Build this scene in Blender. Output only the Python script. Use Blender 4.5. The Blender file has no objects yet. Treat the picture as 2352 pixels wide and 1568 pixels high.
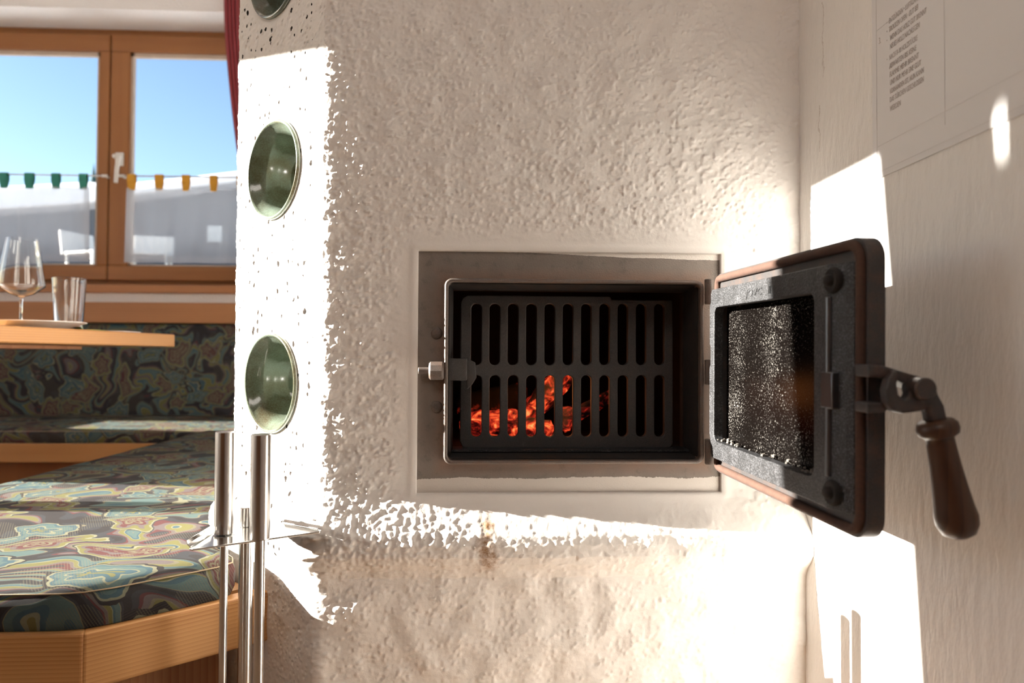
import bpy, bmesh, math, random
import numpy as np
from mathutils import Vector, Matrix, noise as mnoise
random.seed(7)
S = bpy.context.scene
COL = S.collection
PI = math.pi

# ------------------------------------------------------------------ camera
FPX = 1600.0                      # focal length in pixels of the 2352 px wide frame
yaw, pitch, roll = math.radians(2.5), math.radians(1.25), math.radians(.26)
CAM = Vector((0, 0, .75))
fw = Vector((math.sin(yaw)*math.cos(pitch), math.cos(yaw)*math.cos(pitch), math.sin(pitch)))
r0 = Vector((math.cos(yaw), -math.sin(yaw), 0)); u0 = r0.cross(fw)
rt = r0*math.cos(roll) + u0*math.sin(roll); up = u0*math.cos(roll) - r0*math.sin(roll)
cd = bpy.data.cameras.new('camera'); cam = bpy.data.objects.new('camera', cd); COL.objects.link(cam)
cd.sensor_width = 36.0; cd.lens = FPX/2352*36
m = Matrix.Identity(4)
for i in range(3):
    m[i][0], m[i][1], m[i][2], m[i][3] = rt[i], up[i], -fw[i], CAM[i]
cam.matrix_world = m
cd.clip_start = .02; cd.clip_end = 500
cd.dof.use_dof = True; cd.dof.focus_distance = 1.0; cd.dof.aperture_fstop = 4.5
S.camera = cam

def ray(px, py): return fw + rt*((px-1176)/FPX) - up*((py-784)/FPX)
def onY(px, py, y):
    d = ray(px, py); return CAM + d*(y/d.y)
def onX(px, py, x):
    d = ray(px, py); return CAM + d*(x/d.x)
def onZ(px, py, z):
    d = ray(px, py); return CAM + d*((z-.75)/d.z)

# ------------------------------------------------------------------ light
SUN = Vector((1, -.050, -.293)).normalized()
w = bpy.data.worlds.new('sky'); S.world = w; w.use_nodes = True
nt = w.node_tree; nt.nodes.clear()
wo = nt.nodes.new('ShaderNodeOutputWorld'); bg = nt.nodes.new('ShaderNodeBackground')
sky = nt.nodes.new('ShaderNodeTexSky'); sky.sky_type = 'NISHITA'; sky.sun_disc = False
sky.sun_elevation = math.radians(16.3); sky.sun_rotation = math.atan2(-SUN.x, -SUN.y)
sky.altitude = 1400; sky.air_density = 1.0; sky.dust_density = .6; sky.ozone_density = 1.2
nt.links.new(sky.outputs[0], bg.inputs[0]); nt.links.new(bg.outputs[0], wo.inputs[0])
bg.inputs[1].default_value = .20
sd = bpy.data.lights.new('sun', 'SUN'); so = bpy.data.objects.new('sun', sd); COL.objects.link(so)
sd.energy = 30; sd.color = (1, .93, .835); sd.angle = math.radians(.3)
so.rotation_euler = SUN.to_track_quat('-Z', 'Y').to_euler(); so.location = (-6, 1, 5)
ad = bpy.data.lights.new('ceiling_fill', 'AREA'); ao = bpy.data.objects.new('ceiling_fill', ad); COL.objects.link(ao)  # fill light added overhead to brighten the room, not a real lamp
ad.shape = 'RECTANGLE'; ad.size = 1.0; ad.size_y = .6; ad.energy = 7; ad.color = (1, .91, .83)
ao.location = (-.5, -1.0, 2.6); ao.rotation_euler = (math.radians(48), 0, math.radians(-8))
S.view_settings.view_transform = 'Standard'; S.view_settings.look = 'None'
S.view_settings.gamma = 1; S.view_settings.use_curve_mapping = False
S.view_settings.exposure = 0.6
S.cycles.max_bounces = 12; S.cycles.diffuse_bounces = 6; S.cycles.transparent_max_bounces = 16
S.cycles.sample_clamp_indirect = 6; S.cycles.caustics_refractive = False; S.cycles.caustics_reflective = False

# ------------------------------------------------------------------ helpers
def link(o, parent=None):
    COL.objects.link(o)
    if parent: o.parent = parent
    return o
def tag(o, label=None, cat=None, group=None, kind=None):
    if label: o['label'] = label
    if cat: o['category'] = cat
    if group: o['group'] = group
    if kind: o['kind'] = kind
    return o
def empty(name, loc=(0, 0, 0)):
    o = bpy.data.objects.new(name, None); o.empty_display_size = .05; link(o)
    o.location = loc; return o
def obj(name, bm, mat, parent=None, smooth=None, bevel=0, seg=2):
    me = bpy.data.meshes.new(name)
    bmesh.ops.recalc_face_normals(bm, faces=bm.faces)
    bm.to_mesh(me); bm.free(); me.materials.append(mat)
    o = bpy.data.objects.new(name, me); link(o)
    if parent:
        o.parent = parent; o.matrix_parent_inverse = Matrix.Translation(-parent.location)if parent.type == 'EMPTY' else Matrix.Identity(4)
    if bevel:
        b = o.modifiers.new('bevel', 'BEVEL'); b.width = bevel; b.segments = seg; b.limit_method = 'ANGLE'; b.angle_limit = math.radians(40)
    if smooth is not None:
        me.polygons.foreach_set('use_smooth', [True]*len(me.polygons))
        me.set_sharp_from_angle(angle=math.radians(smooth))
    return o
def BM(): return bmesh.new()
def box(bm, x0, x1, y0, y1, z0, z1, M=None):
    vs = [bm.verts.new((x, y, z)) for x in (x0, x1) for y in (y0, y1) for z in (z0, z1)]
    for f in ((0,1,3,2),(4,6,7,5),(0,4,5,1),(2,3,7,6),(0,2,6,4),(1,5,7,3)): bm.faces.new([vs[i] for i in f])
    if M is not None:
        for v in vs: v.co = M @ v.co
    return vs
def axisM(p, d):
    d = Vector(d).normalized(); q = d.to_track_quat('Z', 'Y')
    return Matrix.Translation(p) @ q.to_matrix().to_4x4()
def lathe(bm, prof, M=None, seg=32):
    M = M or Matrix.Identity(4); rings = []
    for (r, z) in prof:
        if r < 1e-6: rings.append([bm.verts.new(M @ Vector((0, 0, z)))])
        else: rings.append([bm.verts.new(M @ Vector((r*math.cos(2*PI*k/seg), r*math.sin(2*PI*k/seg), z))) for k in range(seg)])
    for a, b in zip(rings, rings[1:]):
        for k in range(seg):
            k2 = (k+1) % seg
            if len(a) == 1 and len(b) == 1: continue
            if len(a) == 1: bm.faces.new((a[0], b[k], b[k2]))
            elif len(b) == 1: bm.faces.new((a[k], a[k2], b[0]))
            else: bm.faces.new((a[k], a[k2], b[k2], b[k]))
def cyl(bm, p0, p1, r, r2=None, seg=24, bev=0):
    p0, p1 = Vector(p0), Vector(p1); L = (p1-p0).length; r2 = r if r2 is None else r2
    if bev: prof = [(0, 0), (r-bev, 0), (r, bev), (r2, L-bev), (r2-bev, L), (0, L)]
    else: prof = [(0, 0), (r, 0), (r2, L), (0, L)]
    lathe(bm, prof, axisM(p0, p1-p0), seg)
def tube(bm, pts, r, seg=10, closed=False):
    pts = [Vector(p) for p in pts]; n = len(pts); rings = []; prev = None
    for i, p in enumerate(pts):
        a = pts[i-1] if (i > 0 or closed) else p; b = pts[(i+1) % n] if (i < n-1 or closed) else p
        d = (b-a).normalized()
        if prev is None:
            x = d.orthogonal().normalized()
        else:
            x = (prev - d*prev.dot(d)).normalized()
        prev = x; y = d.cross(x); rr = r[i] if isinstance(r, (list, tuple)) else r
        rings.append([bm.verts.new(p + x*rr*math.cos(2*PI*k/seg) + y*rr*math.sin(2*PI*k/seg)) for k in range(seg)])
    for i in range(n if closed else n-1):
        a, b = rings[i], rings[(i+1) % n]
        for k in range(seg): bm.faces.new((a[k], a[(k+1) % seg], b[(k+1) % seg], b[k]))
    if not closed:
        bm.faces.new(rings[0][::-1]); bm.faces.new(rings[-1])
def prism(bm, poly, f0, f1):
    """poly: 2D points; f0/f1 map a 2D point to the 3D front/back."""
    a = [bm.verts.new(f0(*p)) for p in poly]; b = [bm.verts.new(f1(*p)) for p in poly]
    bm.faces.new(a); bm.faces.new(b[::-1])
    n = len(poly)
    for i in range(n): bm.faces.new((a[i], b[i], b[(i+1) % n], a[(i+1) % n]))
def rrect(x0, x1, y0, y1, r, n=6):
    if not isinstance(r, (list, tuple)): r = (r,)*4
    out = []
    for (cx, cy, a0, q) in ((x1-r[0], y1-r[0], 0, r[0]), (x0+r[1], y1-r[1], 90, r[1]), (x0+r[2], y0+r[2], 180, r[2]), (x1-r[3], y0+r[3], 270, r[3])):
        for k in range(n+1):
            a = math.radians(a0+90*k/n); out.append((cx+q*math.cos(a), cy+q*math.sin(a)))
    return out
def holed(bm, outer, holes, f0, f1):
    """plate with holes: 2D loops, filled and closed to the back."""
    edges = []; loops = []
    for lp in [outer]+holes:
        vs = [bm.verts.new(f0(*p)) for p in lp]; loops.append((lp, vs))
        edges += [bm.edges.new((vs[i], vs[(i+1) % len(vs)])) for i in range(len(vs))]
    g = bmesh.ops.triangle_fill(bm, use_beauty=True, use_dissolve=False, edges=edges)
    fs = [x for x in g['geom'] if isinstance(x, bmesh.types.BMFace)]
    back = {}
    for lp, vs in loops:
        for p, v in zip(lp, vs): back[v] = bm.verts.new(f1(*p))
    for f in fs: bm.faces.new([back[v] for v in f.verts][::-1])
    for lp, vs in loops:
        n = len(vs)
        for i in range(n):
            a, b = vs[i], vs[(i+1) % n]
            bm.faces.new((a, b, back[b], back[a]))
def offset_poly(poly, d):
    n = len(poly); out = []
    A = sum(poly[i][0]*poly[(i+1) % n][1]-poly[(i+1) % n][0]*poly[i][1] for i in range(n))
    s = 1 if A > 0 else -1
    for i in range(n):
        p, q, t = Vector(poly[i-1]), Vector(poly[i]), Vector(poly[(i+1) % n])
        e1, e2 = (q-p).normalized(), (t-q).normalized()
        n1, n2 = Vector((-e1.y, e1.x))*s, Vector((-e2.y, e2.x))*s
        mm = (n1+n2); mm = mm/max(.3, mm.dot(n1)) if mm.length > 1e-6 else n1
        out.append(tuple(q+mm*d))
    return out

# ------------------------------------------------------------------ materials
class G:
    def __init__(s, name):
        s.m = bpy.data.materials.new(name); s.m.use_nodes = True; s.t = s.m.node_tree
        s.b = s.t.nodes['Principled BSDF']; s.o = s.t.nodes['Material Output']
        s.co = None
    def n(s, typ, **k):
        x = s.t.nodes.new('ShaderNode'+typ)
        for a, v in k.items(): setattr(x, a, v)
        return x
    def L(s, a, b): s.t.links.new(a, b)
    def put(s, sock, v):
        if hasattr(v, 'is_output') or isinstance(v, bpy.types.NodeSocket): s.L(v, sock)
        else: sock.default_value = v
    def obj(s):
        if s.co is None: s.co = s.n('TexCoord').outputs['Object']
        return s.co
    def math(s, op, a, b=0.0, c=0.0, clamp=False):
        x = s.n('Math', operation=op, use_clamp=clamp)
        for i, v in enumerate((a, b, c)): s.put(x.inputs[i], v)
        return x.outputs[0]
    def map(s, vec, scale=(1, 1, 1), rot=(0, 0, 0), loc=(0, 0, 0)):
        x = s.n('Mapping'); s.L(vec, x.inputs[0]); x.inputs['Scale'].default_value = scale
        x.inputs['Rotation'].default_value = rot; x.inputs['Location'].default_value = loc
        return x.outputs[0]
    def noise(s, vec, scale, detail=3, rough=.5, dist=0, col=False):
        x = s.n('TexNoise'); s.L(vec, x.inputs['Vector']); x.inputs['Scale'].default_value = scale
        x.inputs['Detail'].default_value = detail; x.inputs['Roughness'].default_value = rough; x.inputs['Distortion'].default_value = dist
        return x.outputs['Color' if col else 'Fac']
    def ramp(s, fac, stops, interp='LINEAR'):
        x = s.n('ValToRGB'); s.put(x.inputs[0], fac); r = x.color_ramp; r.interpolation = interp
        while len(r.elements) < len(stops): r.elements.new(.5)
        for e, (p, c) in zip(r.elements, stops):
            e.position = p; e.color = (*c, 1) if len(c) == 3 else c
        return x.outputs[0]
    def mix(s, fac, a, b, mode='MIX'):
        x = s.n('Mix', data_type='RGBA', blend_type=mode)
        s.put(x.inputs[0], fac)
        for i, v in ((6, a), (7, b)):
            s.put(x.inputs[i], (*v, 1) if isinstance(v, tuple) and len(v) == 3 else v)
        return x.outputs[2]
    def bump(s, h, strength=.3, dist=.002, prev=None):
        x = s.n('Bump'); x.inputs['Strength'].default_value = strength; x.inputs['Distance'].default_value = dist
        s.L(h, x.inputs['Height'])
        if prev is not None: s.L(prev, x.inputs['Normal'])
        return x.outputs[0]
    def fin(s, col=None, rough=None, metal=None, bump=None, **k):
        if col is not None: s.put(s.b.inputs['Base Color'], (*col, 1) if isinstance(col, tuple) and len(col) == 3 else col)
        if rough is not None: s.put(s.b.inputs['Roughness'], rough)
        if metal is not None: s.put(s.b.inputs['Metallic'], metal)
        if bump is not None: s.L(bump, s.b.inputs['Normal'])
        for a, v in k.items(): s.put(s.b.inputs[a.replace('_', ' ')], v)
        return s.m

def m_simple(name, col, rough=.6, metal=0, var=.12, scale=30, bump=0, bscale=300, **k):
    g = G(name); n = g.noise(g.obj(), scale, 4)
    c = g.mix(n, tuple(x*(1-var) for x in col), tuple(min(1, x*(1+var)) for x in col))
    b = g.bump(g.noise(g.obj(), bscale, 3), bump, .002) if bump else None
    return g.fin(c, rough, metal, b, **k)

def m_plaster():
    g = G('white_plaster'); o = g.obj()
    n = g.noise(o, 9, 5); base = g.mix(n, (.86, .82, .78), (.91, .88, .845))
    # rust-brown soot run under the frame and the scuffed spot on the ledge
    sx = g.n('SeparateXYZ'); g.L(o, sx.inputs[0])
    wob = g.math('MULTIPLY', g.math('SUBTRACT', g.noise(o, 45, 4, .7), .5), .05)
    dx = g.math('ABSOLUTE', g.math('ADD', g.math('SUBTRACT', sx.outputs[0], .010), wob))
    inx = g.math('SUBTRACT', 1, g.math('DIVIDE', dx, .017), clamp=True)
    inz = g.math('MULTIPLY', g.math('DIVIDE', g.math('SUBTRACT', sx.outputs[2], .446), .016, clamp=True), g.math('DIVIDE', g.math('SUBTRACT', .536, sx.outputs[2]), .02, clamp=True))
    fac = g.math('MULTIPLY', g.math('MULTIPLY', inx, inz), g.math('MULTIPLY', g.noise(o, 140, 4, .7), 1.7), clamp=True)
    base = g.mix(fac, base, (.34, .19, .09))
    # small dark brown spots scattered over the angled corner face
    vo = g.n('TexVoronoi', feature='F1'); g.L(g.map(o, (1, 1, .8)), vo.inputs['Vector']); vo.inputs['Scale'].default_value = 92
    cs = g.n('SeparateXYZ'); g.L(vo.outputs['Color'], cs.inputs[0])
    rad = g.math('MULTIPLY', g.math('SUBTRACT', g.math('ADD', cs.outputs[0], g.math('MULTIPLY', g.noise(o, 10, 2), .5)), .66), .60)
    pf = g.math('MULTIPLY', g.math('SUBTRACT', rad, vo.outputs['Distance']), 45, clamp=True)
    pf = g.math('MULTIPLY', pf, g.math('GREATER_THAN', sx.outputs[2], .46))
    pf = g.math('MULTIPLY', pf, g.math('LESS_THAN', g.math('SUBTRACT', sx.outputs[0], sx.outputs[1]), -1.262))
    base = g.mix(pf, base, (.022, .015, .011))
    b1 = g.bump(g.noise(o, 260, 4, .6), .28, .0010)
    b2 = g.bump(g.noise(o, 900, 2, .5), .25, .0005, b1)
    return g.fin(base, .92, 0, b2, Specular_IOR_Level=.2)
def m_wall(name='painted_wall', streak=True):
    g = G(name); o = g.obj()
    v = g.map(o, (1, 1, .35), rot=(math.radians(-12), 0, 0)) if streak else o
    base = g.mix(g.noise(o, 5, 4), (.84, .815, .79), (.89, .865, .84))
    if streak:
        sx = g.n('SeparateXYZ'); g.L(o, sx.inputs[0])
        for (y_, z0, z1) in ((.928, 1.135, 1.24), (.939, 1.035, 1.10)):
            dy = g.math('ABSOLUTE', g.math('ADD', g.math('SUBTRACT', sx.outputs[1], y_), g.math('MULTIPLY', g.math('SUBTRACT', g.noise(o, 30, 4, .7), .5), .02)))
            inz = g.math('MULTIPLY', g.math('GREATER_THAN', sx.outputs[2], z0), g.math('LESS_THAN', sx.outputs[2], z1))
            f_ = g.math('MULTIPLY', g.math('MULTIPLY', g.math('LESS_THAN', dy, .0011), inz), g.math('MULTIPLY', g.noise(o, 90, 3), .8))
            base = g.mix(f_, base, (.42, .33, .29))
    b = g.bump(g.noise(v, 95, 3, .55), .6, .005)
    b = g.bump(g.noise(v, 330, 2), .2, .001, b)
    return g.fin(base, .85, 0, b, Specular_IOR_Level=.25)
def m_wood(name, light, dark, grain='x', pitch=.006, rough=.42, knots=0):
    g = G(name); o = g.obj()
    sc = {'x': (.06, 1, 1), 'y': (1, .06, 1), 'z': (1, 1, .06)}[grain]
    v = g.map(o, sc)
    d = g.noise(v, 22, 3, .5)
    wv = g.n('TexWave', wave_type='BANDS', bands_direction={'x': 'Z', 'y': 'Z', 'z': 'X'}[grain], wave_profile='SAW')
    v2 = g.map(o, sc, rot=(.12, .1, .09)); g.L(v2, wv.inputs['Vector'])
    wv.inputs['Scale'].default_value = .314/pitch/1.0; wv.inputs['Distortion'].default_value = 2.2
    wv.inputs['Detail'].default_value = 2; wv.inputs['Detail Scale'].default_value = .6
    f = g.math('ADD', g.math('MULTIPLY', wv.outputs['Fac'], .45), g.math('MULTIPLY', d, .65))
    c = g.ramp(f, [(.25, light), (.62, tuple((a*.6+b*.4) for a, b in zip(light, dark))), (.9, dark)])
    if knots:
        vo = g.n('TexVoronoi', feature='F1'); g.L(g.map(o, {'x': (.5, 1, 1), 'y': (1, .5, 1), 'z': (1, 1, .5)}[grain]), vo.inputs['Vector']); vo.inputs['Scale'].default_value = knots
        c = g.mix(g.math('LESS_THAN', vo.outputs['Distance'], .045), c, tuple(x*.35 for x in dark))
    b = g.bump(f, .08, .001)
    return g.fin(c, rough, 0, b, Specular_IOR_Level=.4)
def m_metal(name, col=(.62, .60, .57), rough=.28, aniso=True):
    g = G(name); o = g.obj()
    n = g.noise(g.map(o, (1, 1, 1)), 12, 1)
    return g.fin(g.mix(n, tuple(x*.95 for x in col), col), rough, 1.0, None)
def m_iron(name, col, rough, rust=.3, grit=.35, metal=.35, rustcol=(.20, .09, .045), sparkle=False):
    g = G(name); o = g.obj()
    n = g.noise(o, 55, 5, .65); fine = g.noise(o, 560 if sparkle else 1300, 3, .6)
    c = g.mix(g.math('MULTIPLY', g.ramp(n, [(.45, (0, 0, 0)), (.75, (1, 1, 1))]), rust), col, rustcol)
    if sparkle:  # pale grains in the colour stand in for glints on the iron
        c = g.ramp(g.math('ADD', g.math('MULTIPLY', fine, .75), g.math('MULTIPLY', n, .25)), [(.40, tuple(x*.3 for x in col)), (.52, col), (.60, tuple(x*2.6 for x in col)), (.68, tuple(x*5 for x in col))])
    else: c = g.mix(g.math('MULTIPLY', g.ramp(fine, [(.38, (1, 1, 1)), (.62, (0, 0, 0))]), .6), c, tuple(x*.30 for x in col))
    return g.fin(c, rough, metal, g.bump(fine, grit, .0012))
def m_frame_plate():
    g = G('grey_cast_plate'); o = g.obj()
    n = g.noise(o, 26, 5, .6); fine = g.noise(o, 520, 3, .6)
    c = g.mix(n, (.185, .150, .128), (.27, .235, .205))
    c = g.mix(g.math('MULTIPLY', g.ramp(g.noise(o, 60, 4, .7), [(.55, (0, 0, 0)), (.72, (1, 1, 1))]), .45), c, (.10, .085, .075))
    sx = g.n('SeparateXYZ'); g.L(o, sx.inputs[0])
    # rust halo round the rim, worn white paint on the lower and upper edges
    dz = g.math('ABSOLUTE', g.math('SUBTRACT', sx.outputs[2], .729)); dxx = g.math('ABSOLUTE', g.math('SUBTRACT', sx.outputs[0], .134))
    dist = g.math('MAXIMUM', g.math('SUBTRACT', dz, .132), g.math('SUBTRACT', dxx, .186))
    halo = g.math('SUBTRACT', 1, g.math('DIVIDE', dist, .020), clamp=True)
    c = g.mix(g.math('MULTIPLY', halo, g.math('MULTIPLY', n, .9)), c, (.30, .15, .085))
    wob = g.math('ADD', g.math('MULTIPLY', g.math('SUBTRACT', g.noise(g.map(o, (1, 1, .3)), 10, 2, .5), .5), .016), g.math('MULTIPLY', g.math('SUBTRACT', g.noise(o, 160, 5, .75), .5), .007))
    zl = g.math('ADD', sx.outputs[2], wob)
    c = g.mix(g.math('LESS_THAN', zl, .5765), c, (.66, .61, .56))
    slope = g.math('ADD', g.math('ADD', sx.outputs[2], g.math('MULTIPLY', wob, .35)), g.math('MULTIPLY', g.math('SUBTRACT', sx.outputs[0], .10), .028))
    c = g.mix(g.math('GREATER_THAN', slope, .8990), c, (.72, .67, .62))
    return g.fin(c, .72, .1, g.bump(fine, .5, .0012))
def m_fabric():
    g = G('paisley_upholstery'); o = g.obj()
    sx = g.n('SeparateXYZ'); g.L(o, sx.inputs[0])
    cx = g.n('CombineXYZ'); g.L(sx.outputs[0], cx.inputs[0]); g.L(g.math('ADD', sx.outputs[1], sx.outputs[2]), cx.inputs[1])
    P = g.map(cx.outputs[0], (1, 1, 1), rot=(0, 0, .5))
    wn = g.noise(P, 5, 1, .4, .8, True)
    wv = g.n('VectorMath', operation='MULTIPLY_ADD'); g.L(wn, wv.inputs[0]); wv.inputs[1].default_value = (.22, .22, 0); g.L(P, wv.inputs[2]); W = wv.outputs[0]
    navy, ink, tan, teal = (.022, .028, .040), (.012, .013, .020), (.150, .136, .092), (.068, .120, .122)
    blue, olive, wine, mauve, cream = (.034, .084, .112), (.135, .130, .045), (.085, .022, .028), (.105, .086, .092), (.200, .198, .135)
    # ground: swirling bands that follow contour lines of a warped noise
    nb = g.noise(W, 3.4, 1, .3, 2.2)
    fr = g.math('FRACT', g.math('MULTIPLY', nb, 5.5))
    A = g.ramp(fr, [(0, ink), (.20, navy), (.27, tan), (.30, teal), (.45, blue), (.52, cream), (.55, olive), (.68, tan), (.71, mauve), (.80, wine), (.86, navy)], 'CONSTANT')
    # flowers: cells with petal-shaped rings
    vo = g.n('TexVoronoi', voronoi_dimensions='2D', feature='F1'); g.L(W, vo.inputs['Vector']); vo.inputs['Scale'].default_value = 7.0; vo.inputs['Randomness'].default_value = .8
    sc = g.n('VectorMath', operation='SCALE'); g.L(W, sc.inputs[0]); sc.inputs['Scale'].default_value = 1.0
    df = g.n('VectorMath', operation='SUBTRACT'); g.L(sc.outputs[0], df.inputs[0]); g.L(vo.outputs['Position'], df.inputs[1])
    ds = g.n('SeparateXYZ'); g.L(df.outputs[0], ds.inputs[0])
    ang = g.math('ARCTAN2', ds.outputs[1], ds.outputs[0])
    pet = g.math('ADD', g.math('MULTIPLY', g.math('SINE', g.math('MULTIPLY', ang, 5)), .045), g.math('MULTIPLY', g.math('SUBTRACT', g.noise(P, 34, 2), .5), .16))
    d = g.math('ADD', vo.outputs['Distance'], pet)
    F1 = g.ramp(d, [(0, tan), (.05, wine), (.10, tan), (.16, wine), (.22, mauve), (.27, olive), (.33, cream), (.36, navy)], 'CONSTANT')
    F2 = g.ramp(d, [(0, olive), (.06, blue), (.15, cream), (.18, teal), (.27, blue), (.32, cream), (.35, ink)], 'CONSTANT')
    cs = g.n('SeparateXYZ'); g.L(vo.outputs['Color'], cs.inputs[0])
    fl = g.mix(g.math('GREATER_THAN', cs.outputs[0], .5), F1, F2)
    c = g.mix(g.math('LESS_THAN', d, .385), A, fl)
    # hatched weave areas
    hs_ = g.math('SINE', g.math('MULTIPLY', g.math('ADD', sx.outputs[0], g.math('MULTIPLY', g.math('ADD', sx.outputs[1], sx.outputs[2]), .6)), 1500))
    ha = g.math('MULTIPLY', g.math('GREATER_THAN', g.noise(P, 8, 1), .52), g.math('GREATER_THAN', hs_, .35))
    c = g.mix(g.math('MULTIPLY', ha, .32), c, tan)
    # woven threads
    tx = g.math('SINE', g.math('MULTIPLY', sx.outputs[0], 3400)); ty = g.math('SINE', g.math('MULTIPLY', g.math('ADD', sx.outputs[1], sx.outputs[2]), 3400))
    th = g.math('MULTIPLY', tx, ty)
    c = g.mix(g.math('MULTIPLY', g.math('ADD', g.math('MULTIPLY', th, .5), .5), .34), c, (.12, .10, .075))
    nn = g.noise(P, 420, 2)
    c = g.mix(g.math('MULTIPLY', nn, .35), c, (.05, .045, .04))
    b = g.bump(th, .35, .0008); b = g.bump(g.noise(P, 28, 3), .15, .006, b)
    return g.fin(c, .82, 0, b, Specular_IOR_Level=.06)
def m_pane():
    g = G('window_glass'); tr = g.n('BsdfTransparent'); gl = g.n('BsdfGlossy'); gl.inputs['Roughness'].default_value = .02
    n = g.noise(g.obj(), 3, 2); tr.inputs[0].default_value = (.97, .98, .98, 1)
    mx = g.n('MixShader'); lw = g.n('LayerWeight'); lw.inputs['Blend'].default_value = .12
    g.L(g.math('MULTIPLY', lw.outputs['Fresnel'], g.math('ADD', .5, g.math('MULTIPLY', n, .2))), mx.inputs[0])
    g.L(tr.outputs[0], mx.inputs[1]); g.L(gl.outputs[0], mx.inputs[2]); g.L(mx.outputs[0], g.o.inputs[0])
    return g.m
def m_sheer():
    g = G('sheer_cotton'); tr = g.n('BsdfTransparent'); df = g.n('BsdfDiffuse'); tl = g.n('BsdfTranslucent')
    c = g.mix(g.noise(g.map(g.obj(), (60, 1, 60)), 12, 2), (.62, .65, .69), (.72, .745, .78))
    g.L(c, df.inputs[0]); g.L(c, tl.inputs[0])
    a = g.n('MixShader'); a.inputs[0].default_value = .42; g.L(df.outputs[0], a.inputs[1]); g.L(tl.outputs[0], a.inputs[2])
    b = g.n('MixShader'); b.inputs[0].default_value = .50; g.L(tr.outputs[0], b.inputs[1]); g.L(a.outputs[0], b.inputs[2])
    g.L(b.outputs[0], g.o.inputs[0]); return g.m
def m_cloth(name, col, transl=0.0):
    g = G(name); o = g.obj(); n = g.noise(g.map(o, (1, 1, 1)), 600, 2)
    c = g.mix(n, tuple(x*.75 for x in col), col)
    return g.fin(c, .9, 0, g.bump(n, .2, .001), Sheen_Weight=.3)
def m_ember():
    g = G('glowing_charcoal'); o = g.obj()
    n = g.noise(g.map(o, (1, 1, 1.3)), 44, 5, .62, .8)
    big = g.noise(o, 11, 2)
    f = g.math('ADD', g.math('MULTIPLY', n, .75), g.math('MULTIPLY', big, .35))
    col = g.ramp(f, [(.48, (.0015, .0003, .0003)), (.545, (.06, .003, .002)), (.60, (.34, .014, .006)), (.66, (.80, .08, .022)), (.715, (1.0, .30, .08)), (.765, (1.0, .62, .28))])
    g.L(col, g.b.inputs['Emission Color']); g.b.inputs['Emission Strength'].default_value = .80
    return g.fin(g.mix(n, (.02, .015, .013), (.10, .09, .085)), .9, 0, g.bump(n, .6, .006))
def m_char():
    g = G('charred_wood'); n = g.noise(g.obj(), 40, 5, .6)
    e = g.ramp(n, [(.60, (0, 0, 0)), (.72, (.25, .012, .004))])
    g.L(e, g.b.inputs['Emission Color']); g.b.inputs['Emission Strength'].default_value = .5
    return g.fin(g.mix(n, (.012, .01, .009), (.05, .045, .04)), .9, 0, g.bump(n, .6, .006))
def m_door_glass():
    g = G('sooty_stove_glass'); o = g.obj()
    sp = g.noise(o, 520, 3, .7); den = g.noise(o, 14, 2)
    f = g.ramp(g.math('ADD', sp, g.math('MULTIPLY', g.math('SUBTRACT', den, .5), .25)), [(.60, (0, 0, 0)), (.72, (1, 1, 1))])
    c = g.mix(f, (.0022, .0016, .0014), (.26, .24, .22))
    return g.fin(c, g.math('ADD', .22, g.math('MULTIPLY', f, .6)), 0, None, Specular_IOR_Level=.14)
def m_glaze():
    g = G('sage_green_glaze'); o = g.obj()
    n = g.noise(o, 16, 3, .5); f = g.noise(o, 420, 3, .6)
    c = g.ramp(g.math('ADD', g.math('MULTIPLY', n, .7), g.math('MULTIPLY', f, .32)), [(.36, (.075, .062, .034)), (.50, (.125, .145, .105)), (.66, (.185, .235, .195))])
    return g.fin(c, .16, 0, g.bump(f, .06, .0006), Coat_Weight=.6, Coat_Roughness=.06)
def m_rope():
    g = G('rusty_glass_rope'); o = g.obj()
    n = g.noise(o, 60, 4); wv = g.n('TexWave', wave_type='BANDS', bands_direction='DIAGONAL'); g.L(o, wv.inputs['Vector']); wv.inputs['Scale'].default_value = 110; wv.inputs['Distortion'].default_value = 1.5
    c = g.mix(n, (.034, .016, .011), (.095, .045, .027)); c = g.mix(g.math('MULTIPLY', wv.outputs['Fac'], .35), c, (.05, .025, .018))
    return g.fin(c, .9, 0, g.bump(g.noise(o, 500, 3), .4, .001))
def m_glass(name='drinking_glass'):
    g = G(name); n = g.noise(g.obj(), 8, 1)
    g.fin((.98, .99, .99), g.math('MULTIPLY', n, .02), 0, None, Transmission_Weight=1.0, IOR=1.45); return g.m

PLAS = m_plaster(); WALL = m_wall(); WALLP = m_wall('plain_wall', False)
PINE = m_wood('honey_pine', (.54, .285, .112), (.35, .148, .046), 'x', .0055)
PINEY = m_wood('honey_pine_lengthwise', (.36, .180, .064), (.26, .108, .035), 'y', .006)
PINED = m_wood('pine_panel', (.36, .155, .06), (.24, .09, .03), 'z', .008)
BRN = m_wood('stained_window_wood', (.36, .155, .05), (.25, .095, .03), 'x', .01, .45)
BRNZ = m_wood('stained_window_wood_upright', (.36, .155, .05), (.25, .095, .03), 'z', .01, .45)
RAILW = m_wood('knotty_pine', (.44, .20, .085), (.30, .125, .05), 'x', .012, .5, 9)
FLOORW = m_wood('floor_boards', (.40, .27, .17), (.28, .175, .105), 'y', .02, .5)
STEEL = m_metal('brushed_steel', (.60, .575, .55), .20); CHROME = m_metal('polished_steel', (.66, .65, .63), .14)
IRON = m_iron('black_cast_iron', (.024, .024, .026), .46, .12, .7, 0, sparkle=True)
GRATE = m_iron('sooty_grate_iron', (.075, .070, .068), .62, .12, .45, .2)
SOOT = m_iron('soot_black_lining', (.018, .016, .015), .85, .1, .4, 0)
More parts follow.
